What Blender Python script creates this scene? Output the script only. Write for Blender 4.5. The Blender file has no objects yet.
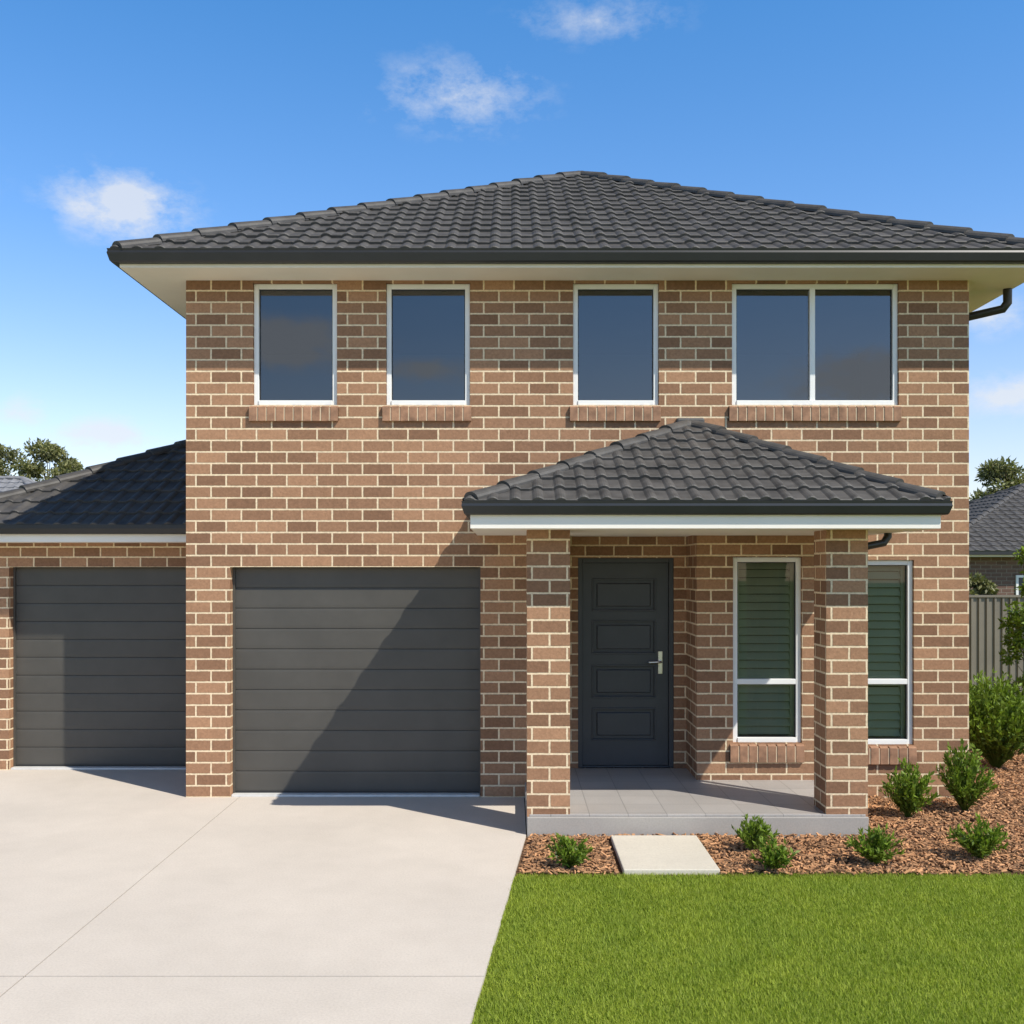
import bpy, bmesh, math, random
import numpy as np
from mathutils import Vector, Matrix
random.seed(7); rng=np.random.default_rng(7)
scene=bpy.context.scene
COL=scene.collection
EYE=2.25; F=1040.0; D=10.3; S=F/D
def wx(px,d=D): return (px-512)/F*d
def wz(py,d=D): return (570-py)/F*d+EYE
# ---------------------------------------------------------------- materials
def newmat(name):
    m=bpy.data.materials.new(name); m.use_nodes=True
    nt=m.node_tree; b=nt.nodes['Principled BSDF']; return m,nt,b
def N(nt,t,**k):
    n=nt.nodes.new(t)
    for a,v in k.items(): setattr(n,a,v)
    return n
def ramp(nt,fac,stops):
    r=N(nt,'ShaderNodeValToRGB'); nt.links.new(fac,r.inputs[0])
    e=r.color_ramp.elements
    e[0].position,e[0].color=stops[0][0],(*stops[0][1],1)
    e[1].position,e[1].color=stops[-1][0],(*stops[-1][1],1)
    for p,c in stops[1:-1]:
        x=e.new(p); x.color=(*c,1)
    return r.outputs[0]
def noise(nt,scale,detail=4,rough=.6,vec=None):
    n=N(nt,'ShaderNodeTexNoise'); n.inputs['Scale'].default_value=scale
    n.inputs['Detail'].default_value=detail; n.inputs['Roughness'].default_value=rough
    if vec is None:
        t=N(nt,'ShaderNodeTexCoord'); vec=t.outputs['Object']
    nt.links.new(vec,n.inputs['Vector']); return n.outputs['Fac']
def math_(nt,op,a,b=None,clamp=False):
    n=N(nt,'ShaderNodeMath',operation=op); n.use_clamp=clamp
    for i,v in enumerate((a,b)):
        if v is None: continue
        if isinstance(v,(int,float)): n.inputs[i].default_value=v
        else: nt.links.new(v,n.inputs[i])
    return n.outputs[0]
def mixc(nt,fac,a,b,bt='MIX'):
    n=N(nt,'ShaderNodeMix',data_type='RGBA',blend_type=bt)
    for s,v in ((n.inputs[0],fac),(n.inputs[6],a),(n.inputs[7],b)):
        if isinstance(v,(int,float)): s.default_value=v
        elif isinstance(v,tuple): s.default_value=(*v,1)
        else: nt.links.new(v,s)
    return n.outputs[2]
def bump(nt,b,h,strength=.3,dist=.01):
    n=N(nt,'ShaderNodeBump'); n.inputs['Strength'].default_value=strength
    n.inputs['Distance'].default_value=dist
    nt.links.new(h,n.inputs['Height']); nt.links.new(n.outputs[0],b.inputs['Normal'])
def simple(name,c,rough=.6,var=.12,scale=6,bs=.1,bscale=80,metal=0,spec=.5):
    m,nt,b=newmat(name)
    lo=tuple(x*(1-var) for x in c); hi=tuple(min(1,x*(1+var)) for x in c)
    nt.links.new(ramp(nt,noise(nt,scale,3),[(.3,lo),(.7,hi)]),b.inputs['Base Color'])
    b.inputs['Roughness'].default_value=rough; b.inputs['Metallic'].default_value=metal
    b.inputs['Specular IOR Level'].default_value=spec
    if bs: bump(nt,b,noise(nt,bscale,2),bs,.003)
    return m

def brickmat(name,c1,c2,mort,k=1.0):
    m,nt,b=newmat(name)
    tc=N(nt,'ShaderNodeTexCoord'); g=N(nt,'ShaderNodeNewGeometry')
    sp=N(nt,'ShaderNodeSeparateXYZ'); nt.links.new(tc.outputs['Object'],sp.inputs[0])
    sn=N(nt,'ShaderNodeSeparateXYZ'); nt.links.new(g.outputs['True Normal'],sn.inputs[0])
    ax=math_(nt,'GREATER_THAN',math_(nt,'ABSOLUTE',sn.outputs[0]),.5)
    d=math_(nt,'SUBTRACT',sp.outputs[1],sp.outputs[0])
    u=math_(nt,'ADD',sp.outputs[0],math_(nt,'MULTIPLY',ax,d))
    w=math_(nt,'MULTIPLY',math_(nt,'SUBTRACT',noise(nt,30,1),.5),.006)
    cx=N(nt,'ShaderNodeCombineXYZ')
    nt.links.new(math_(nt,'ADD',math_(nt,'ADD',u,w),20.23),cx.inputs[0])
    nt.links.new(math_(nt,'ADD',math_(nt,'ADD',sp.outputs[2],w),1.14),cx.inputs[1])
    br=N(nt,'ShaderNodeTexBrick'); nt.links.new(cx.outputs[0],br.inputs['Vector'])
    br.inputs['Scale'].default_value=1; br.inputs['Brick Width'].default_value=.30*k
    br.inputs['Row Height'].default_value=.114*k; br.inputs['Mortar Size'].default_value=.0095*k
    br.inputs['Mortar Smooth'].default_value=.2; br.inputs['Bias'].default_value=-.05
    br.inputs['Color1'].default_value=(*c1,1); br.inputs['Color2'].default_value=(*c2,1)
    br.inputs['Mortar'].default_value=(*mort,1)
    n1=noise(nt,45,3,.7); n2=noise(nt,.7,2)
    v=math_(nt,'MULTIPLY',math_(nt,'ADD',math_(nt,'MULTIPLY',n1,.8),.60),math_(nt,'ADD',math_(nt,'MULTIPLY',n2,.24),.88))
    cc=N(nt,'ShaderNodeCombineColor')
    for i in range(3): nt.links.new(v,cc.inputs[i])
    nt.links.new(mixc(nt,1.0,br.outputs['Color'],cc.outputs[0],'MULTIPLY'),b.inputs['Base Color'])
    b.inputs['Roughness'].default_value=.88; b.inputs['Specular IOR Level'].default_value=.12
    h=math_(nt,'ADD',math_(nt,'MULTIPLY',math_(nt,'SUBTRACT',1.0,br.outputs['Fac']),1.0),math_(nt,'MULTIPLY',n1,.35))
    bump(nt,b,h,.9,.010)
    return m
M_brick=brickmat('brick',(.415,.233,.134),(.225,.123,.073),(.80,.64,.43))
M_brickdark=brickmat('brick_neighbour',(.20,.12,.09),(.14,.085,.065),(.3,.25,.2))
M_sill=simple('sill_brick',(.33,.18,.105),.85,.35,9,.5,60)
M_mortar=simple('mortar',(.66,.53,.36),.9,.1,20,.4,90)
M_tile=simple('roof_tile',(.077,.071,.065),.62,.38,5,.5,60)
M_tileg=simple('roof_tile_grey',(.22,.22,.23),.7,.2,4,.3,40)
M_cap=simple('ridge_tile',(.070,.065,.060),.6,.28,7,.5,60)
M_gutter=simple('gutter_paint',(.025,.025,.026),.38,.1,3,0)
M_cream=simple('eave_paint',(.90,.84,.74),.6,.03,2,.05)
M_white=simple('white_paint',(.86,.85,.81),.4,.03,3,0)
M_door=simple('door_paint',(.038,.043,.050),.38,.1,4,.08,30)
M_gar=simple('garage_door_paint',(.073,.068,.058),.5,.09,3,.2,120)
M_metal=simple('satin_metal',(.66,.64,.60),.3,.05,9,0,metal=1)
M_alu=simple('aluminium_strip',(.66,.65,.62),.45,.1,9,0)
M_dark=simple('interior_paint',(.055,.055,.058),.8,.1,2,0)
M_shut=simple('shutter_paint',(.46,.47,.37),.5,.05,3,0)
M_fence=simple('fence_paint',(.20,.172,.13),.5,.08,2,0)
def glass(name,tint,refl):
    m=bpy.data.materials.new(name); m.use_nodes=True; nt=m.node_tree; nt.nodes.clear()
    o=N(nt,'ShaderNodeOutputMaterial'); t=N(nt,'ShaderNodeBsdfTransparent'); t.inputs[0].default_value=(*tint,1)
    gl=N(nt,'ShaderNodeBsdfGlossy'); gl.inputs['Roughness'].default_value=.0; gl.inputs[0].default_value=(.97,.97,.95,1)
    lw=N(nt,'ShaderNodeFresnel'); lw.inputs[0].default_value=1.5
    f=math_(nt,'ADD',lw.outputs[0],refl,True)
    mx=N(nt,'ShaderNodeMixShader'); nt.links.new(f,mx.inputs[0]); nt.links.new(t.outputs[0],mx.inputs[1]); nt.links.new(gl.outputs[0],mx.inputs[2])
    bm=N(nt,'ShaderNodeBump'); bm.inputs['Strength'].default_value=.05; bm.inputs['Distance'].default_value=.02
    nt.links.new(noise(nt,1.6,1),bm.inputs['Height']); nt.links.new(bm.outputs[0],gl.inputs['Normal'])
    nt.links.new(mx.outputs[0],o.inputs[0]); return m
M_glass=glass('window_glass',(.65,.74,.80),.085)
M_glassg=glass('window_glass_low',(.80,.86,.78),.0)
def concrete(name,c,tiles=None):
    m,nt,b=newmat(name)
    n1=noise(nt,.8,4,.6); n2=noise(nt,70,3,.7); n3=noise(nt,4,4,.65)
    lo=tuple(x*.93 for x in c); hi=tuple(x*1.04 for x in c)
    a=ramp(nt,n1,[(.3,lo),(.7,hi)])
    a=mixc(nt,.4,a,ramp(nt,n3,[(.3,(.88,.87,.86)),(.65,(1,1,1))]),'MULTIPLY')
    a=mixc(nt,.45,a,ramp(nt,n2,[(.3,(.70,.69,.68)),(.6,(1,1,1))]),'MULTIPLY')
    h=n2
    if tiles:
        tc=N(nt,'ShaderNodeTexCoord')
        br=N(nt,'ShaderNodeTexBrick'); nt.links.new(tc.outputs['Object'],br.inputs['Vector'])
        br.offset=0; br.inputs['Scale'].default_value=1
        br.inputs['Brick Width'].default_value=tiles; br.inputs['Row Height'].default_value=tiles
        br.inputs['Mortar Size'].default_value=.004
        br.inputs['Color1'].default_value=(1,1,1,1); br.inputs['Color2'].default_value=(.9,.9,.9,1); br.inputs['Mortar'].default_value=(.6,.6,.6,1)
        a=mixc(nt,1.0,a,br.outputs['Color'],'MULTIPLY')
    nt.links.new(a,b.inputs['Base Color']); b.inputs['Roughness'].default_value=.85 if not tiles else .45
    bump(nt,b,h,.25,.003); return m
M_conc=concrete('driveway_concrete',(.665,.590,.505))
M_slab=concrete('slab_concrete',(.42,.39,.35))
M_ptile=concrete('porch_tile',(.46,.43,.40),.33)
M_pave=concrete('paving',(.68,.62,.51))
def noisy(name,stops,scale,detail=5,bs=.5,bscale=60,rough=.95):
    m,nt,b=newmat(name)
    nt.links.new(ramp(nt,noise(nt,scale,detail,.7),stops),b.inputs['Base Color'])
    b.inputs['Roughness'].default_value=rough; b.inputs['Specular IOR Level'].default_value=.1
    bump(nt,b,noise(nt,bscale,3,.7),bs,.02); return m
M_ground=noisy('grass_ground',[(.3,(.08,.12,.02)),(.6,(.13,.18,.03)),(.8,(.16,.19,.05))],3)
M_thatch=noisy('lawn_thatch',[(.3,(.12,.17,.02)),(.7,(.22,.27,.045))],25)
M_mulchb=noisy('mulch_base',[(.3,(.08,.045,.027)),(.7,(.20,.115,.065))],40)
def leafmat(name,c,var=.5,trans=.35,patch=None,gloss=.45):
    m=bpy.data.materials.new(name); m.use_nodes=True; nt=m.node_tree; b=nt.nodes['Principled BSDF']; o=nt.nodes['Material Output']
    at=N(nt,'ShaderNodeAttribute',attribute_name='rnd')
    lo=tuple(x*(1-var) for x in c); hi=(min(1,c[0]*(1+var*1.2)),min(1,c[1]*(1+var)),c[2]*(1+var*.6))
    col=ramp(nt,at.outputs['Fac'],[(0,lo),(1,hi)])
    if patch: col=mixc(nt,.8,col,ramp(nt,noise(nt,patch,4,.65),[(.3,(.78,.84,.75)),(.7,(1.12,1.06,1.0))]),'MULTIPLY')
    nt.links.new(col,b.inputs['Base Color']); b.inputs['Roughness'].default_value=gloss
    b.inputs['Specular IOR Level'].default_value=.3
    if trans>0:
        tr=N(nt,'ShaderNodeBsdfTranslucent'); nt.links.new(mixc(nt,1.0,col,(1.1,1.25,.6),'MULTIPLY'),tr.inputs[0])
        mx=N(nt,'ShaderNodeMixShader'); mx.inputs[0].default_value=trans
        nt.links.new(b.outputs[0],mx.inputs[1]); nt.links.new(tr.outputs[0],mx.inputs[2]); nt.links.new(mx.outputs[0],o.inputs[0])
    return m
M_grass=leafmat('grass_blades',(.325,.405,.055),.3,.35,2.2,.6)
M_leaf=leafmat('shrub_leaf',(.15,.23,.035),.6,.3)
M_tleaf=leafmat('tree_leaf',(.19,.20,.095),.5,.25)
M_chip=leafmat('bark_chips',(.42,.235,.13),.55,.0,None,.9)
M_bark=simple('bark',(.14,.10,.07),.9,.3,8,.6,30)

# ---------------------------------------------------------------- helpers
def empty(name,loc=(0,0,0)):
    e=bpy.data.objects.new(name,None); e.location=loc; COL.objects.link(e); return e
def addobj(name,me,mats,parent=None):
    o=bpy.data.objects.new(name,me)
    for m in (mats if isinstance(mats,(list,tuple)) else [mats]): me.materials.append(m)
    COL.objects.link(o)
    if parent: o.parent=parent
    return o
def pymesh(name,v,f,mats,parent=None):
    me=bpy.data.meshes.new(name); me.from_pydata(v,[],f); me.update(); return addobj(name,me,mats,parent)
def boxvf(x0,x1,y0,y1,z0,z1,V,Fc):
    i=len(V); V+= [(x,y,z) for x in (x0,x1) for y in (y0,y1) for z in (z0,z1)]
    for q in ((0,1,3,2),(4,6,7,5),(0,4,5,1),(2,3,7,6),(0,2,6,4),(1,5,7,3)): Fc.append(tuple(i+a for a in q))
def boxes(name,L,mat,parent=None,bev=0):
    V=[];Fc=[]
    for b in L: boxvf(*b,V,Fc)
    o=pymesh(name,V,Fc,mat,parent)
    if bev:
        md=o.modifiers.new('b','BEVEL'); md.width=bev; md.segments=2; md.limit_method='ANGLE'
    return o
def npmesh(name,verts,nper,mats,parent=None,rnd=None):
    n=len(verts); me=bpy.data.meshes.new(name)
    me.vertices.add(n*nper); me.vertices.foreach_set('co',verts.reshape(-1).astype(np.float32))
    me.loops.add(n*nper); me.loops.foreach_set('vertex_index',np.arange(n*nper,dtype=np.int32))
    me.polygons.add(n); me.polygons.foreach_set('loop_start',np.arange(0,n*nper,nper,dtype=np.int32))
    me.update(calc_edges=True)
    if rnd is not None:
        a=me.attributes.new('rnd','FLOAT','POINT'); a.data.foreach_set('value',np.repeat(rnd,nper).astype(np.float32))
    return addobj(name,me,mats,parent)
def ring(name,rect,prof,mat,parent):
    x0,x1,y0,y1=rect; V=[];Fc=[]
    for t,z in prof: V+=[(x0+t,y0+t,z),(x1-t,y0+t,z),(x1-t,y1-t,z),(x0+t,y1-t,z)]
    for i in range(len(prof)-1):
        for k in range(4):
            a=i*4+k; b=i*4+(k+1)%4; Fc.append((a,b,b+4,a+4))
    return pymesh(name,V,Fc,mat,parent)
def strip(name,path,prof,mat,parent):
    V=[];Fc=[];n=len(path)
    for t,z in prof:
        for x,y,ix,iy in path: V.append((x+ix*t,y+iy*t,z))
    for i in range(len(prof)-1):
        for k in range(n-1):
            a=i*n+k; Fc.append((a,a+1,a+1+n,a+n))
    return pymesh(name,V,Fc,mat,parent)
def wall(name,x0,x1,z0,z1,y,ops,t,mat,parent,reveal=None):
    xs=sorted({x0,x1,*[o[0] for o in ops],*[o[1] for o in ops]}); zs=sorted({z0,z1,*[o[2] for o in ops],*[o[3] for o in ops]})
    zs=[z for z in zs if z0<=z<=z1]
    V=[];Fc=[]
    def q(*p):
        i=len(V); V.extend(p); Fc.append(tuple(range(i,i+4)))
    for a,b in zip(xs,xs[1:]):
        for c,d in zip(zs,zs[1:]):
            mx,mz=(a+b)/2,(c+d)/2
            if any(o[0]<mx<o[1] and o[2]<mz<o[3] for o in ops): continue
            q((a,y,c),(b,y,c),(b,y,d),(a,y,d)); q((a,y+t,c),(a,y+t,d),(b,y+t,d),(b,y+t,c))
    for a,b,c,d in ops:
        q((a,y,c),(a,y,d),(a,y+t,d),(a,y+t,c)); q((b,y,c),(b,y+t,c),(b,y+t,d),(b,y,d))
        q((a,y,d),(b,y,d),(b,y+t,d),(a,y+t,d)); q((a,y,c),(a,y+t,c),(b,y+t,c),(b,y,c))
    return pymesh(name,V,Fc,mat,parent)
def roof_slope(name,poly,mat,parent,gauge=.325,per=.20,amp=.022,lip=.030,ns=10):
    P=[Vector(p) for p in poly]; A,B=P[0],P[1]
    e=(B-A).normalized(); n=e.cross((P[2]-A)).normalized()
    if n.z<0: n=-n
    v=n.cross(e)
    if v.dot(P[2]-A)<0: v=-v
    us=[(p-A).dot(e) for p in P]; L=max((p-A).dot(v) for p in P)
    u0,u1=min(us),max(us); nu=int((u1-u0)/per*ns)+ns; rows=int(L/gauge)+1
    bm=bmesh.new()
    for r in range(rows):
        rr=[random.uniform(-.007,.007) for _ in range(nu//ns+3)]
        cols=[]
        for i in range(nu+1):
            u=u0+i*per/ns; ph=(i%ns)/ns
            h=amp*max(0,math.sin(math.pi*min(1,ph/.5)))**.9 if ph<.5 else 0.0
            k=rr[i//ns]
            a=A+e*u+v*(r*gauge+k); b=A+e*u+v*((r+1)*gauge+.02)
            cols.append((bm.verts.new(a+n*(-.03)),bm.verts.new(a+n*(h*.95+lip-.006+k*.5)),bm.verts.new(a+v*.01+n*(h+lip+k*.5)),bm.verts.new(b+n*h)))
        for c0,c1 in zip(cols,cols[1:]):
            for j in range(3): bm.faces.new((c0[j],c1[j],c1[j+1],c0[j+1]))
    cen=sum(P,Vector())/len(P)
    for i in range(1,len(P)):
        p,q=P[i],P[(i+1)%len(P)]; no=(q-p).cross(n).normalized()
        if no.dot(cen-p)>0: no=-no
        g=bm.verts[:]+bm.edges[:]+bm.faces[:]
        bmesh.ops.bisect_plane(bm,geom=g,plane_co=p,plane_no=no,clear_outer=True)
    vs=[bm.verts.new(p-n*.04) for p in P]; bm.faces.new(vs)
    me=bpy.data.meshes.new(name); bm.to_mesh(me); bm.free(); return addobj(name,me,mat,parent)
def caps(name,lines,mat,parent,r=.105,seg=.40,start=.10):
    V=[];Fc=[]
    for P,Q in lines:
        P=Vector(P);Q=Vector(Q); d=(Q-P); d.normalize(); P=P+d*start; L=(Q-P).length
        side=d.cross(Vector((0,0,1))).normalized(); up=side.cross(d).normalized()
        n=max(1,int(L/seg)); sg=L/n
        for k in range(n):
            j=random.uniform(-.004,.004)
            s0=P+d*(k*sg-.02); s1=P+d*((k+1)*sg+.02)
            rings=[(s0,r*1.0,.02,0),(s0,r*1.07,.038+j,0),(s0+d*.03,r*1.07,.036+j,0),(s1,r*.97,.018,0)]
            base=len(V); m=11
            for (c,rad,lift,ins) in rings:
                for i in range(m):
                    a=math.radians(-12+204*i/(m-1))
                    V.append(tuple(c+side*math.cos(a)*rad+up*(math.sin(a)*rad*.66+lift-.030)))
            for q in range(len(rings)-1):
                for i in range(m-1):
                    a=base+q*m+i; Fc.append((a,a+1,a+1+m,a+m))
            Fc.append(tuple(base+i for i in range(m)))
    return pymesh(name,V,Fc,mat,parent)
def pipe(name,pts,r,mat,parent):
    c=bpy.data.curves.new(name,'CURVE'); c.dimensions='3D'; c.bevel_depth=r; c.bevel_resolution=4
    s=c.splines.new('POLY'); s.points.add(len(pts)-1)
    for p,q in zip(s.points,pts): p.co=(*q,1)
    o=bpy.data.objects.new(name,c); c.materials.append(mat); COL.objects.link(o); o.parent=parent; return o

# ================================================================= HOUSE
H=empty('brick_house')
XL,XR=wx(186),wx(969); YB=19.5; ZT=5.14
up=[(wx(a),wx(b),wz(405),wz(283)) for a,b in ((253,337),(386,470),(573,659),(732,899))]
lo=[(wx(733),wx(802),wz(743),wz(557)),(wx(845),wx(914),wz(745),wz(560))]
gar=(wx(230),wx(480.5),-.06,wz(567))
ent=(.45,1.83,-.06,2.60)
wall('front_wall',XL,XR,-.06,ZT,D,up+lo+[gar,ent],.24,M_brick,H)
pymesh('side_walls',[(XL,D,-.06),(XL,YB,-.06),(XL,YB,ZT),(XL,D,ZT),(XR,D,-.06),(XR,YB,-.06),(XR,YB,ZT),(XR,D,ZT)],
       [(0,3,2,1),(4,5,6,7),(1,2,6,5)],M_brick,H)
YE=10.92
df=(wx(578,YE),wx(674,YE),.17,wz(558,YE))
wall('entry_wall',.2,2.1,.0,2.7,YE,[df],.12,M_brick,H)
boxes('entry_returns',[(.21,.449,D+.24,YE-.001,0,2.7),(1.831,2.09,D+.24,YE-.001,0,2.7)],M_brick,H)
boxes('entry_ceiling',[(.451,1.829,D+.002,YE+.1,2.601,2.66)],M_cream,H)
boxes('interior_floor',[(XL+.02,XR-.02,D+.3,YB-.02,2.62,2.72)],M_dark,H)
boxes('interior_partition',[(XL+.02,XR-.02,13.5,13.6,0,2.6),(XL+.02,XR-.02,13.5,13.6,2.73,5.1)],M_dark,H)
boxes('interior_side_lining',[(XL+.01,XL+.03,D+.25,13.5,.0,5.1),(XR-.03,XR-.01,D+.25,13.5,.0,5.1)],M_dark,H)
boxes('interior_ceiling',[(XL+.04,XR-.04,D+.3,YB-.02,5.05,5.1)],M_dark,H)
def window(name,o,mull=[],rails=[],gm=M_glass,fw=.048):
    x0,x1,z0,z1=o; e=.002; y0,y1=D+.03,D+.10
    x0+=e;x1-=e;z0+=e;z1-=e
    L=[(x0,x0+fw,y0,y1,z0,z1),(x1-fw,x1,y0,y1,z0,z1),(x0+fw,x1-fw,y0,y1,z1-fw,z1),(x0+fw,x1-fw,y0-.012,y1,z0,z0+fw)]
    for m in mull: L.append((m-fw*.55,m+fw*.55,y0+.003,y1,z0+fw,z1-fw))
    for r in rails: L.append((x0+fw,x1-fw,y0+.003,y1,r-fw*.55,r+fw*.55))
    boxes(name+'_frame',L,M_white,H,.004)
    g=.009; a,b,c,d=x0+fw,x1-fw,z0+fw,z1-fw; yy=(y0+.028,y0+.05)
    boxes(name+'_gasket',[(a,a+g,*yy,c,d),(b-g,b,*yy,c,d),(a+g,b-g,*yy,d-g,d),(a+g,b-g,*yy,c,c+g)],M_gutter,H)
    pymesh(name+'_glass',[(a,y0+.04,c),(b,y0+.04,c),(b,y0+.04,d),(a,y0+.04,d)],[(0,1,2,3)],gm,H)
def sill(name,x0,x1,zt,h=.175):
    n=max(3,round((x1-x0)/.088)); w=(x1-x0)/n; V=[];Fc=[]
    for i in range(n):
        a=x0+i*w+.006; b=x0+(i+1)*w-.006; dz=random.uniform(-.002,.002)
        i0=len(V); y=D-.035+random.uniform(-.002,.002)
        V+=[(a,y,zt-h),(b,y,zt-h),(b,y,zt-.035+dz),(a,y,zt-.035+dz),(a,D+.06,zt-h),(b,D+.06,zt-h),(b,D+.06,zt+.001),(a,D+.06,zt+.001)]
        for q in ((0,1,2,3),(3,2,6,7),(0,4,5,1),(0,3,7,4),(1,5,6,2)): Fc.append(tuple(i0+k for k in q))
    o=pymesh(name+'_bricks',V,Fc,M_sill,H); md=o.modifiers.new('b','BEVEL'); md.width=.003
    boxes(name+'_mortar',[(x0+.006,x1-.006,D-.029,D+.05,zt-h+.004,zt-.042)],M_mortar,H)
for i,o in enumerate(up):
    window('upper_window_%d'%(i+1),o,[wx(813.5)] if i==3 else [])
    sill('upper_sill_%d'%(i+1),o[0]-.04,o[1]+.02,o[2]+.012)
for i,o in enumerate(lo):
    window('lower_window_%d'%(i+1),o,[],[wz(682)],M_glassg)
    sill('lower_sill_%d'%(i+1),o[0]-.04,o[1]+.02,o[2]+.012,.2)
    V=[];Fc=[]
    z=o[2]+.07; a,b=o[0]+.085,o[1]-.085
    while z<o[3]-.08:
        if abs(z+.03-wz(682))>.055:
            k=len(V); V+=[(a,D+.125,z),(b,D+.125,z),(b,D+.170,z+.070),(a,D+.170,z+.070),(a,D+.132,z-.007),(b,D+.132,z-.007),(b,D+.177,z+.063),(a,D+.177,z+.063)]
            for q in ((0,1,2,3),(4,7,6,5),(0,4,5,1),(3,2,6,7)): Fc.append(tuple(k+t for t in q))
        z+=.083
    pymesh('shutter_slats_%d'%(i+1),V,Fc,M_shut,H)
    boxes('shutter_frame_%d'%(i+1),[(o[0]+.03,a,D+.12,D+.2,o[2],o[3]),(b,o[1]-.03,D+.12,D+.2,o[2],o[3]),(a,b,D+.12,D+.2,wz(682)-.05,wz(682)+.05)],M_shut,H)
def garage(name,x0,x1,z1,y,panel=.205):
    prof=[]; z=.035
    n=round((z1-z)/panel); ph=(z1-z)/n
    prof.append((y,z))
    for i in range(n):
        a=z+i*ph; b=a+ph
        prof+=[(y,a+.001),(y-.002,a+.03),(y-.002,b-.03),(y,b-.010),(y+.008,b-.006),(y+.008,b-.001)]
    prof[-1]=(y,z1)
    V=[];Fc=[]
    for yy,zz in prof: V+=[(x0,yy,zz),(x1,yy,zz)]
    for i in range(len(prof)-1): Fc.append((2*i,2*i+1,2*i+3,2*i+2))
    pymesh(name,V,Fc,M_gar,H)
    boxes(name+'_bottom_seal',[(x0,x1,y-.012,y+.03,-.002,.034)],M_gutter,H)
    boxes(name+'_side_channels',[(x0+.001,x0+.022,y-.03,y-.004,.0,z1),(x1-.022,x1-.001,y-.03,y-.004,.0,z1)],M_gar,H)
    boxes(name+'_threshold_strip',[(x0+.01,x1-.01,y-.11,y-.02,.001,.02)],M_alu,H)
garage('garage_door',gar[0],gar[1],gar[3],D+.13)
yd=YE+.03
boxes('door_frame',[(df[0],df[0]+.05,yd-.01,yd+.09,.17,df[3]),(df[1]-.05,df[1],yd-.01,yd+.09,.17,df[3]),(df[0]+.05,df[1]-.05,yd-.01,yd+.09,df[3]-.05,df[3]),(df[0]+.05,df[1]-.05,yd-.01,yd+.09,.171,.19)],M_door,H,.004)
dx0,dx1=df[0]+.053,df[1]-.053
pz=[(wz(b,YE),wz(a,YE)) for a,b in ((580,610),(622,653),(667,697),(710,740))]
px0,px1=wx(594,YE),wx(655,YE)
wall('front_door',dx0,dx1,.192,df[3]-.053,yd+.03,[(px0,px1,a,b) for a,b in pz],.03,M_door,H)
boxes('door_core',[(dx0,dx1,yd+.061,yd+.09,.192,df[3]-.053)],M_door,H)
L=[]
for a,b in pz:
    m=.018; L+=[(px0-m,px1+m,yd+.018,yd+.0305,a-m,a),(px0-m,px1+m,yd+.018,yd+.0305,b,b+m),(px0-m,px0,yd+.018,yd+.0305,a,b),(px1,px1+m,yd+.018,yd+.0305,a,b)]
boxes('door_mouldings',L,M_door,H,.004)
boxes('door_panels',[(px0+.035,px1-.035,yd+.040,yd+.0611,a+.035,b-.035) for a,b in pz],M_door,H,.012)
hx=wx(661,YE); hz=wz(662,YE)
boxes('door_handle_plate',[(hx-.024,hx+.024,yd+.016,yd+.0305,hz-.13,hz+.11)],M_metal,H,.004)
pipe('door_handle_lever',[(hx,yd+.02,hz),(hx,yd-.035,hz),(hx-.02,yd-.04,hz),(hx-.13,yd-.04,hz-.005)],.013,M_metal,H)
pxl,pxr=.128,3.03; YF=8.85
boxes('porch_slab',[(pxl,pxr,YF-.02,YE+.1,-.06,.150)],M_slab,H,.006)
boxes('porch_tiling',[(pxl+.02,pxr-.02,YF,YE+.1,.1505,.17)],M_ptile,H,.003)
boxes('porch_columns',[(pxl,.494,YF+.003,YF+.36,.12,2.62),(2.675,pxr,YF+.003,YF+.36,.12,2.62)],M_brick,H)
PE=(-.41,3.57,8.42,D)
def eave3(pref,x0,x1,y0,yb,zt,g=.11,fz=.11,inw=.07):
    path=[(x0,yb,1,0),(x0,y0,1,1),(x1,y0,-1,1),(x1,yb,-1,0)]
    zb=zt-g
    strip(pref+'_gutter',path,[(.10,zt-.01),(.018,zt-.01),(.018,zt),(0,zt),(.004,zt-.02),(.0,zt-.04),(.02,zb+.01),(.03,zb),(.12,zb)],M_gutter,H)
    strip(pref+'_fascia',path,[(inw,zb+.05),(inw,zb-fz)],M_cream,H)
eave3('porch',*PE[:3],D,2.81)
pymesh('porch_soffit',[(PE[0]+.07,PE[2]+.07,2.592),(PE[1]-.07,PE[2]+.07,2.592),(PE[1]-.07,D-.001,2.592),(PE[0]+.07,D-.001,2.592)],[(0,1,2,3)],M_cream,H)
ap=(1.76,D,3.70); pz0=2.80
a=(PE[0]+.02,PE[2]+.02,pz0); b=(PE[1]-.02,PE[2]+.02,pz0)
roof_slope('porch_roof_front',[a,b,ap],M_tile,H,.25,.185)
roof_slope('porch_roof_left',[(PE[0]+.02,D,pz0),a,ap],M_tile,H,.25,.185)
roof_slope('porch_roof_right',[b,(PE[1]-.02,D,pz0),ap],M_tile,H,.25,.185)
caps('porch_hip_tiles',[(a,ap),(b,ap)],M_cap,H,.085,.34)
boxes('porch_flashing',[(ap[0]-.14,ap[0]+.14,D-.06,D+.01,ap[2]-.04,ap[2]+.05)],M_cap,H,.02)
pipe('porch_downpipe',[(3.47,9.6,2.70),(3.47,9.6,2.56),(3.43,9.6,2.50),(3.1,9.5,2.44),(3.0,9.45,2.40),(2.95,9.40,2.30),(2.95,9.30,.17)],.036,M_gutter,H)
ER=(-3.81,5.2,D-.53,YB+.52)
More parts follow.
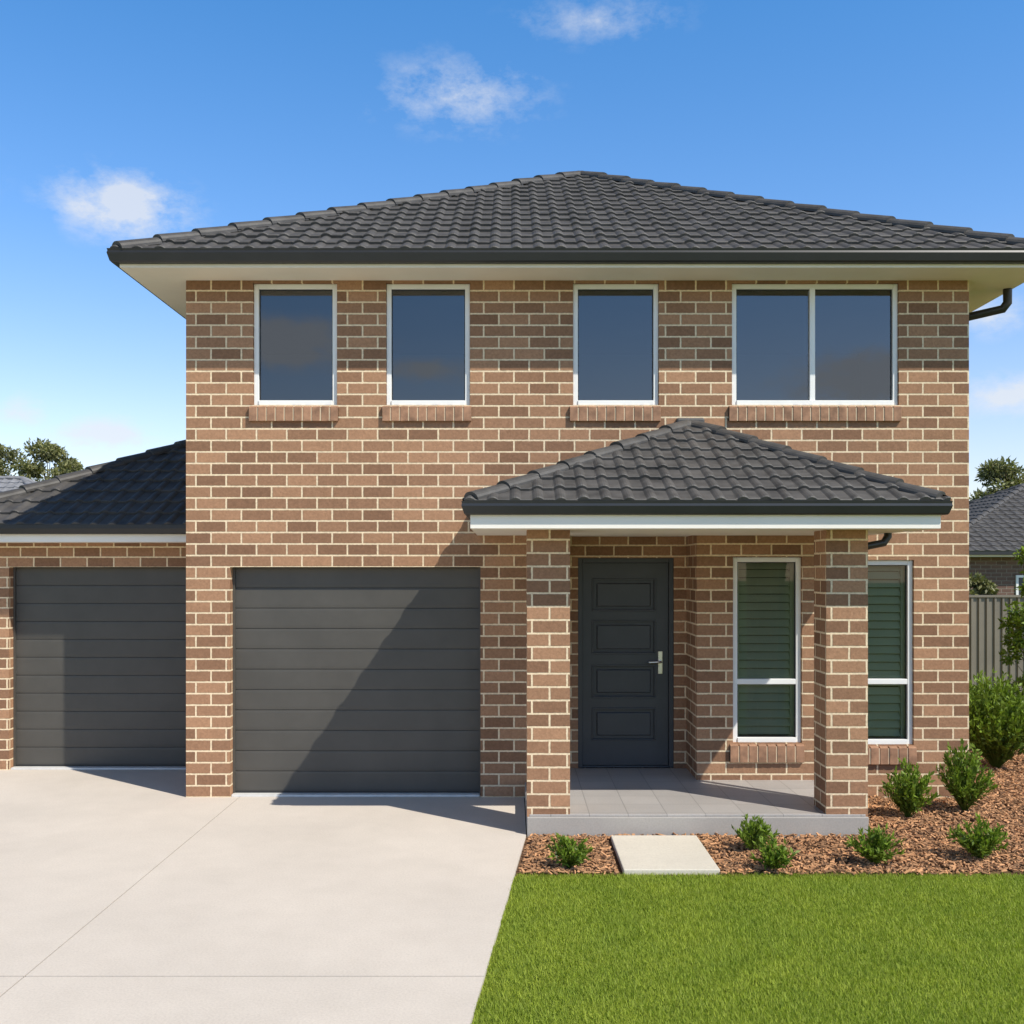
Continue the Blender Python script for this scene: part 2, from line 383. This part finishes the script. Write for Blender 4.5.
ring('main_gutter',ER,[(.10,5.26),(.018,5.26),(.018,5.275),(0,5.275),(.006,5.255),(0,5.235),(.02,5.165),(.035,5.15),(.13,5.15)],M_gutter,H)
ring('main_soffit',ER,[(.09,5.16),(.09,5.118),(.75,5.118)],M_cream,H)
zr=5.25; t=.02
c=[(ER[0]+t,ER[2]+t,zr),(ER[1]-t,ER[2]+t,zr),(ER[1]-t,ER[3]-t,zr),(ER[0]+t,ER[3]-t,zr)]
P1=(.93,14.2,7.64); P2=(.93,15.6,7.64)
roof_slope('main_roof_front',[c[0],c[1],P1],M_tile,H,.315,.21)
roof_slope('main_roof_right',[c[1],c[2],P2,P1],M_tile,H)
roof_slope('main_roof_back',[c[2],c[3],P2],M_tile,H)
roof_slope('main_roof_left',[c[3],c[0],P1,P2],M_tile,H)
caps('main_ridge_tiles',[(c[0],P1),(c[1],P1),(c[2],P2),(c[3],P2),(P1,P2)],M_cap,H,.105,.42)
pipe('main_downpipe',[(5.06,10.62,5.16),(5.06,10.62,4.98),(5.02,10.64,4.92),(4.66,10.8,4.86),(4.59,10.84,4.80),(4.58,10.85,.0)],.045,M_gutter,H)
YG=11.7
lg=(wx(9,YG),-3.42,-.06,wz(567,YG))
wall('garage_wing_wall',-6.15,XL-.001,-.06,2.58,YG,[lg],.24,M_brick,H)
pymesh('garage_wing_sides',[(-6.15,YG,-.06),(-6.15,18.2,-.06),(-6.15,18.2,2.58),(-6.15,YG,2.58),(XL,18.2,-.06),(XL,18.2,2.58)],[(0,3,2,1),(1,2,5,4)],M_brick,H)
garage('garage_wing_door',lg[0],lg[1],lg[3],YG+.13)
gx0=-6.6;gy0=11.25;gy1=18.65
path=[(XL-.001,gy0,0,1),(gx0,gy0,1,1),(gx0,gy1,1,-1),(XL-.001,gy1,0,-1)]
strip('garage_wing_gutter',path,[(.10,2.73),(.018,2.73),(.018,2.74),(0,2.74),(.0,2.70),(.02,2.65),(.03,2.64),(.12,2.64)],M_gutter,H)
strip('garage_wing_soffit',path,[(.08,2.67),(.08,2.555),(.6,2.555)],M_cream,H)
a=(gx0+.02,gy0+.02,2.72); w=XL-.004-a[0]
cc=(XL-.004,a[1]+w,2.72+w*.5); bk=(a[0],gy1-.02,2.72); c2=(XL-.004,bk[1]-w,2.72+w*.5)
roof_slope('garage_wing_roof_front',[a,(XL-.004,a[1],2.72),cc],M_tile,H)
roof_slope('garage_wing_roof_left',[bk,a,cc,c2],M_tile,H)
roof_slope('garage_wing_roof_back',[(XL-.004,bk[1],2.72),bk,c2],M_tile,H)
caps('garage_wing_hip_tiles',[(a,cc),(bk,c2)],M_cap,H)

# ================================================================= GROUND
pymesh('ground',[(-400,-200,-.09),(400,-200,-.09),(400,900,-.09),(-400,900,-.09)],[(0,1,2,3)],M_ground)
V=[];Fc=[]
def prism(poly,z0,z1):
    n=len(poly);i=len(V)
    V.extend([(x,y,z1) for x,y in poly]+[(x,y,z0) for x,y in poly])
    Fc.append(tuple(range(i,i+n)))
    for k in range(n): Fc.append((i+k,i+n+k,i+n+(k+1)%n,i+(k+1)%n))
def ex(y): return -.21+(y-5.15)*(.12+.21)/(8.83-5.15) if y<8.83 else .12
g=.004; JX=-2.70; JY=5.76
prism([(-8,JY+g*1.6),(JX-g,JY+g*1.6),(JX-g,11.9),(-8,11.9)],-.1,0)
prism([(-8,-5),(JX-g,-5),(JX-g,JY-g*1.6),(-8,JY-g*1.6)],-.1,0)
prism([(JX+g,JY+g*1.6),(ex(JY),JY+g*1.6),(ex(8.83),8.83),(.12,11),(JX+g,11)],-.1,0)
prism([(JX+g,-5),(ex(-5),-5),(ex(JY),JY-g*1.6),(JX+g,JY-g*1.6)],-.1,0)
dv=pymesh('driveway',V,Fc,M_conc)
boxes('joint_filler',[(-7.9,-.18,JY-.05,JY+.05,-.09,-.005),(JX-.05,JX+.05,-4.9,JY-.051,-.09,-.005),(JX-.05,JX+.05,JY+.051,10.8,-.09,-.005)],simple('joint',(.17,.145,.12),.95),dv)
LY=7.72
lawn=pymesh('lawn',[(ex(-5),-5,-.03),(30,-5,-.03),(30,LY,-.03),(ex(LY),LY,-.03)],[(0,1,2,3)],M_thatch)
def blades(n,xr,yr,h,w,zb):
    x=rng.uniform(*xr,n); y=rng.uniform(*yr,n)
    e=-.21+(y-5.15)*(.33/3.68)
    wob=.015*np.sin(y*9)+.01*np.sin(y*23)
    k=x>e+.006+wob*.8; x=x[k];y=y[k]; n=len(x)
    an=rng.uniform(0,2*np.pi,n); le=rng.uniform(.3,.95,n)
    ld=an+np.pi/2*np.sign(rng.uniform(-1,1,n))+rng.normal(0,.5,n)
    hh=h*rng.uniform(.6,1.15,n)
    dxy=np.stack([np.cos(an),np.sin(an)],1)*w*rng.uniform(.6,1.2,n)[:,None]*.5
    B=np.stack([x,y,zb+rng.uniform(0,.012,n)],1)
    v=np.zeros((n,3,3)); v[:,0]=B; v[:,0,:2]-=dxy; v[:,1]=B; v[:,1,:2]+=dxy
    v[:,2]=B; v[:,2,0]+=np.cos(ld)*le*hh; v[:,2,1]+=np.sin(ld)*le*hh; v[:,2,2]+=hh*np.sqrt(1-le**2)
    return v,rng.uniform(0,1,n)
v1,r1=blades(340000,(-.35,4.6),(4.6,LY+.02),.034,.0055,-.03)
v2,r2=blades(60000,(-1.0,8.5),(2.5,4.6),.042,.012,-.03)
v3,r3=blades(45000,(4.6,10),(4.6,LY+.02),.042,.012,-.03)
npmesh('grass_blades',np.concatenate([v1,v2,v3]),3,M_grass,lawn,np.concatenate([r1,r2,r3]))
bx=[(ex(LY)+.005,LY,-.02),(9,LY,-.02),(9,YF,-.02),(.12,YF,-.02),(3.0,YF,-.02),(9,13.2,-.02),(3.0,13.2,-.02)]
bed=pymesh('garden_bed',bx,[(0,1,2,3),(4,2,5,6)],M_mulchb)
def inbed(x,y):
    a=(y<YF-.03)&(y>LY+.015*np.sin(x*14)+.01*np.sin(x*31))&(x>.13-.09*(8.83-y)+.02)
    b=(y>=YF-.03)&(x>3.04)&((y<D-.01)|(x>XR+.01))&(y<13.1)
    pad=(x>.79)&(x<1.56)&(y<8.75)&(y>7.7)
    return (a|b)&~pad
n=65000; x=rng.uniform(.05,8.5,n); y=rng.uniform(LY-.03,13,n); k=inbed(x,y); x=x[k];y=y[k]; n=len(x)
L=rng.uniform(.008,.030,n)*rng.choice([.7,1,1.3],n);W=rng.uniform(.004,.010,n);T=rng.uniform(.002,.006,n)
yaw=rng.uniform(0,2*np.pi,n); pit=rng.normal(0,.28,n); rol=rng.normal(0,.4,n)
ux=np.stack([np.cos(yaw)*np.cos(pit),np.sin(yaw)*np.cos(pit),np.sin(pit)],1)
s=np.stack([-np.sin(yaw),np.cos(yaw),np.zeros(n)],1); nn=np.cross(ux,s)
vy=s*np.cos(rol)[:,None]+nn*np.sin(rol)[:,None]; vz=np.cross(ux,vy)
zc=-.010+rng.uniform(0,.022,n)+.008*np.sin(x*5)*np.sin(y*6)
C=np.stack([x,y,zc],1)
def cor(a,b,c): return C+ux*(L*a)[:,None]+vy*(W*b)[:,None]+vz*(T*c)[:,None]
q=[]
for f in (((-1,-1,1),(1,-.6,1),(1,.7,1),(-1,1,1)),((-1,-1,-1),(1,-.6,-1),(1,-.6,1),(-1,-1,1)),((-1,1,-1),(1,.7,-1),(1,.7,1),(-1,1,1)),((-1,-1,-1),(-1,1,-1),(-1,1,1),(-1,-1,1)),((1,-.6,-1),(1,.7,-1),(1,.7,1),(1,-.6,1))):
    q.append(np.stack([cor(*p) for p in f],1))
rr=rng.uniform(0,1,n)**1.1
npmesh('bark_chips',np.concatenate(q),4,M_chip,bed,np.tile(rr,5))
boxes('paving_slab',[(.83,1.55,7.74,8.74,-.05,.022)],M_pave,None,.008)

# ================================================================= PLANTS
def leaves(C,Dr,L,W,bend=.25):
    n=len(C); r=rng.normal(size=(n,3)); s=np.cross(Dr,r); s/=np.linalg.norm(s,axis=1)[:,None]+1e-9
    nn=np.cross(Dr,s); v=np.zeros((n,4,3))
    v[:,0]=C; v[:,1]=C+Dr*(L*.45)[:,None]+s*(W*.5)[:,None]+nn*(L*.08)[:,None]
    v[:,2]=C+Dr*L[:,None]-nn*(L*bend*.4)[:,None]; v[:,3]=C+Dr*(L*.5)[:,None]-s*(W*.5)[:,None]
    return v
def shrub(name,x,y,r,h,n=900,ll=.07,lw=.022):
    z0=-.01; st=max(18,int(n/28)); vs=[];rd=[]
    for i in range(st):
        az=rng.uniform(0,2*np.pi); sp=math.sqrt(rng.uniform(0,1))
        hh=h*(1-.45*sp**2)*rng.uniform(.72,1.12)
        tip=np.array([math.cos(az)*r*sp*rng.uniform(.8,1.15),math.sin(az)*r*sp,hh])
        m=n//st; t=rng.uniform(.12,1,m)**.7
        P=np.array([x,y,z0])+tip*t[:,None]*np.stack([t**.3,t**.3,np.ones(m)],1)
        dr=tip/np.linalg.norm(tip)+rng.normal(0,.62,(m,3))+np.array([0,0,.25]); dr/=np.linalg.norm(dr,axis=1)[:,None]
        L=ll*rng.uniform(.6,1.2,m); vs.append(leaves(P,dr,L,L*lw/ll*rng.uniform(.8,1.2,m)))
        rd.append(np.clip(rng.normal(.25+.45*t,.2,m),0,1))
        b=np.array([x,y,z0]); e=b+tip; w=.004
        vs.append(np.array([[b+[w,0,0],b-[w,0,0],e-[w*.3,0,0],e+[w*.3,0,0]]])); rd.append(np.array([.1]))
    return npmesh(name,np.concatenate(vs),4,M_leaf,None,np.concatenate(rd))
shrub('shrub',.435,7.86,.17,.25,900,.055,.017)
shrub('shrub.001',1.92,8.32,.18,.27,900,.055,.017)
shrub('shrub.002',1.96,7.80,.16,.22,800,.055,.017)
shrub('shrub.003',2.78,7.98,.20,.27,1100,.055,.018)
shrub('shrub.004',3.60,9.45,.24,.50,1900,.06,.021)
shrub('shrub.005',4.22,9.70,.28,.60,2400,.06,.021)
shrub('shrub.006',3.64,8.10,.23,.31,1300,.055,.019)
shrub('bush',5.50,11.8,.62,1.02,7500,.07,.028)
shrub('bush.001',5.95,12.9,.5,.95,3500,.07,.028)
def limb(P,Q,r0,r1,V,Fc,n=8):
    P=Vector(P);Q=Vector(Q);d=(Q-P).normalized(); s=d.orthogonal().normalized(); u=d.cross(s); i=len(V)
    for c,r in ((P,r0),(Q,r1)):
        for k in range(n):
            a=2*math.pi*k/n; V.append(tuple(c+s*math.cos(a)*r+u*math.sin(a)*r))
    for k in range(n): Fc.append((i+k,i+(k+1)%n,i+n+(k+1)%n,i+n+k))
def tree(name,x,y,h,cr,ch,nc=26,nl=230,ll=.28,base=-.09,tr=.16,lm=None):
    V=[];Fc=[]; tz=h-ch; limb((x,y,base),(x+.1*tr/.16,y,tz),tr,tr*.6,V,Fc); limb((x+.1*tr/.16,y,tz),(x,y,h-ch*.35),tr*.6,tr*.2,V,Fc)
    vs=[];rd=[]
    for i in range(nc):
        az=rng.uniform(0,6.283); u=rng.uniform(-.9,.95); rr=math.sqrt(max(0,1-u*u))*rng.uniform(.45,1)
        c=np.array([x+math.cos(az)*rr*cr*.85,y+math.sin(az)*rr*cr*.85,h-ch/2+u*ch*.42])
        limb((x+.03,y,tz+(c[2]-tz)*.4),tuple(c),tr*.3,tr*.07,V,Fc,5)
        s=cr*rng.uniform(.22,.38)
        p=rng.normal(size=(nl,3)); p/=np.linalg.norm(p,axis=1)[:,None]; p*=(rng.uniform(0,1,nl)**.4)[:,None]*s*np.array([1,1,.75])
        dr=p/np.linalg.norm(p,axis=1)[:,None]*.6+rng.normal(0,.6,(nl,3)); dr/=np.linalg.norm(dr,axis=1)[:,None]
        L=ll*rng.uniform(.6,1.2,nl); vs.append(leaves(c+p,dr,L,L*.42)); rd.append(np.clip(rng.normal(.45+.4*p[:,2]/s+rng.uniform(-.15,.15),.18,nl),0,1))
    lv=np.concatenate(vs); o=npmesh(name+'_crown',lv,4,lm or M_tleaf,None,np.concatenate(rd)); 
    me=bpy.data.meshes.new(name); me.from_pydata(V,[],Fc); t=addobj(name,me,M_bark); o.name='crown'; o.parent=t
    return t
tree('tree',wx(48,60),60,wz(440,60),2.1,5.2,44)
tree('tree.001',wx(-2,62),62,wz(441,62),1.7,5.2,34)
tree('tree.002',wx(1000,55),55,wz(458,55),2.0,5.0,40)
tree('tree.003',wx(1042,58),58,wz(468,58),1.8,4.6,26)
tree('small_tree',6.06,12.1,2.72,.33,2.1,34,100,.08,-.02,.022,M_leaf)
tree('small_tree.001',wx(976,21),21,2.15,.4,1.2,12,140,.12,-.09,.04)
vs=[];rd=[]
for i in range(150):
    x=rng.uniform(-110,110); y=rng.uniform(92,110); h=rng.uniform(3.5,6.5); s=rng.uniform(2,3.5)
    m=200; p=rng.normal(size=(m,3)); p/=np.linalg.norm(p,axis=1)[:,None]; p*=(rng.uniform(0,1,m)**.35)[:,None]*np.array([s,s,h*.55]); c=np.array([x,y,h*.45])
    dr=rng.normal(size=(m,3)); dr/=np.linalg.norm(dr,axis=1)[:,None]; L=.9*rng.uniform(.6,1.2,m)
    vs.append(leaves(c+p,dr,L,L*.5)); rd.append(np.clip(rng.normal(.4,.2,m),0,1))
npmesh('distant_trees',np.concatenate(vs),4,M_tleaf,None,np.concatenate(rd))

# ================================================================= FENCE
Fn=empty('metal_fence'); yf=18.7
V=[];Fc=[]; x=XR+.03; pts=[]
while x<15:
    pts+=[(x,0),(x+.035,.0),(x+.05,.03),(x+.085,.03),(x+.10,0)]; x+=.14
for px,dy in pts: V+=[(px,yf-dy,-.05),(px,yf-dy,1.76)]
for i in range(len(pts)-1): Fc.append((2*i,2*i+2,2*i+3,2*i+1))
pymesh('ribbed_panels',V,Fc,M_fence,Fn)
boxes('rails',[(XR+.02,15,yf-.045,yf+.02,1.76,1.80),(XR+.02,15,yf-.045,yf+.02,-.06,-.0)],M_fence,Fn)
boxes('posts',[(p,p+.07,yf-.05,yf+.03,-.09,1.81) for p in (5.2,7.6,10.0,12.4,14.8)],M_fence,Fn)
def nhouse(name,x0,x1,y0,y1,ze,rise,tm,bm_):
    E=empty(name); o=.5
    boxes('walls',[(x0+o,x1-o,y0+o,y1-o,-.09,ze-.1)],bm_,E)
    ring('gutter',(x0,x1,y0,y1),[(.1,ze-.02),(0,ze),(0,ze-.12),(.12,ze-.12)],M_gutter,E)
    ring('soffit',(x0,x1,y0,y1),[(.1,ze-.12),(.1,ze-.17),(.7,ze-.17)],M_cream,E)
    hy=(y1-y0)/2; ym=(y0+y1)/2; A=(x0,y0,ze-.02);B=(x1,y0,ze-.02);C_=(x1,y1,ze-.02);D_=(x0,y1,ze-.02)
    R0=(x0+hy,ym,ze+rise);R1=(x1-hy,ym,ze+rise)
    for nme,p in (('roof_front',[A,B,R1,R0]),('roof_right',[B,C_,R1]),('roof_back',[C_,D_,R0,R1]),('roof_left',[D_,A,R0])):
        roof_slope(nme,p,tm,E,.36,.3,.03,.035,5)
    caps('ridge_tiles',[(A,R0),(D_,R0),(B,R1),(C_,R1),(R0,R1)],tm,E,.12,.45)
    for k in range(2):
        cx=x0+(x1-x0)*(.25+.45*k)
        boxes('window_frame_%d'%k,[(cx-.9,cx-.83,y0+o-.04,y0+o+.02,.9,2.1),(cx+.83,cx+.9,y0+o-.04,y0+o+.02,.9,2.1),(cx-.83,cx+.83,y0+o-.04,y0+o+.02,2.03,2.1),(cx-.83,cx+.83,y0+o-.04,y0+o+.02,.9,.97)],M_white,E)
        boxes('window_pane_%d'%k,[(cx-.83,cx+.83,y0+o-.015,y0+o-.005,.97,2.03)],M_door,E)
    return E
nhouse('neighbouring_house',11.9,26,29.5,40,2.80,2.3,M_tile,M_brickdark)
nhouse('neighbouring_house.001',-28,-11.6,29.6,38.4,2.75,2.5,M_tileg,M_brickdark)

# ================================================================= LIGHT + SKY
sdir=Vector((1,-.817,1.47)).normalized()
el=math.asin(sdir.z); rot=math.atan2(sdir.x,sdir.y)
sl=bpy.data.lights.new('sun','SUN'); sl.energy=5.0; sl.angle=math.radians(.5); sl.color=(1,.95,.86)
so=bpy.data.objects.new('sun',sl); COL.objects.link(so); so.rotation_euler=(-sdir).to_track_quat('-Z','Y').to_euler(); so.location=(20,-16,30)
w=bpy.data.worlds.new('World'); scene.world=w; w.use_nodes=True; nt=w.node_tree
bg=nt.nodes['Background']; bg.inputs[1].default_value=.115
sk=N(nt,'ShaderNodeTexSky'); sk.sky_type='NISHITA'; sk.sun_disc=False; sk.sun_elevation=el; sk.sun_rotation=rot
sk.air_density=1.0; sk.dust_density=.4; sk.ozone_density=2.2
tc=N(nt,'ShaderNodeTexCoord'); vec=tc.outputs['Generated']
sz=N(nt,'ShaderNodeSeparateXYZ'); nt.links.new(vec,sz.inputs[0])
grade=ramp(nt,sz.outputs[2],[(0,(.88,.74,.76)),(.14,(.80,.76,.82)),(.30,(.52,.73,.92)),(.48,(.34,.71,.96)),(.66,(.24,.27,.30))])
skc=mixc(nt,1.0,sk.outputs[0],grade,'MULTIPLY'); skc=mixc(nt,1.0,skc,(2.0,2.0,2.0),'MULTIPLY')
def cdir(px,py): return Vector(((px-512)/F,1,(570-py)/F)).normalized()
clouds=[(125,207,.085,.042,1),(458,95,.11,.042,.62),(597,20,.10,.024,.46),(103,437,.07,.026,1.0),(15,412,.06,.022,.7),(992,317,.045,.024,.75),(1010,394,.06,.028,.85),(1180,250,.12,.05,.9),(-150,150,.12,.05,.8)]
mp0=N(nt,'ShaderNodeMapping'); mp0.inputs['Scale'].default_value=(1,1,1.7); nt.links.new(vec,mp0.inputs[0])
n1=noise(nt,22,6,.66,mp0.outputs[0]); tot=None
def cloudmask(c,a,b,s):
    su=N(nt,'ShaderNodeVectorMath',operation='SUBTRACT'); nt.links.new(vec,su.inputs[0]); su.inputs[1].default_value=c
    ml=N(nt,'ShaderNodeVectorMath',operation='MULTIPLY'); nt.links.new(su.outputs[0],ml.inputs[0]); ml.inputs[1].default_value=(1/a,1/a,1/b)
    ln=N(nt,'ShaderNodeVectorMath',operation='LENGTH'); nt.links.new(ml.outputs[0],ln.inputs[0])
    return math_(nt,'MULTIPLY',math_(nt,'SUBTRACT',1.0,ln.outputs['Value'],True),s)
for px,py,a_,b_,s_ in clouds:
    m=cloudmask(cdir(px,py),a_,b_,s_); tot=m if tot is None else math_(nt,'MAXIMUM',tot,m)
for c_,a_,b_,s_ in (((-.22,-1,.22),.13,.035,1.3),((.35,-1,.185),.12,.035,1.3),((-.08,-1,.19),.08,.02,.9),((.8,-1,.3),.22,.06,.8),((-.7,-1,.4),.3,.08,.8)):
    m=cloudmask(Vector(c_).normalized(),a_,b_,s_); tot=math_(nt,'MAXIMUM',tot,m)
f=math_(nt,'ADD',math_(nt,'MULTIPLY',tot,1.5),math_(nt,'MULTIPLY',math_(nt,'SUBTRACT',n1,.56),3.4))
f=math_(nt,'MULTIPLY',f,math_(nt,'MULTIPLY',tot,1.6,True),True)
f=math_(nt,'MULTIPLY',f,.74,True)
colr=mixc(nt,f,skc,(7.2,7.4,7.7)); nt.links.new(colr,bg.inputs[0])

# ================================================================= CAMERA
cam=bpy.data.cameras.new('camera'); cam.lens=36*F/1024; cam.sensor_width=36; cam.shift_y=58/1024; cam.clip_end=3000
co=bpy.data.objects.new('camera',cam); COL.objects.link(co); co.location=(0,0,EYE); co.rotation_euler=(math.radians(90),0,0)
scene.camera=co
scene.view_settings.view_transform='Standard'; scene.view_settings.look='None'; scene.view_settings.exposure=0
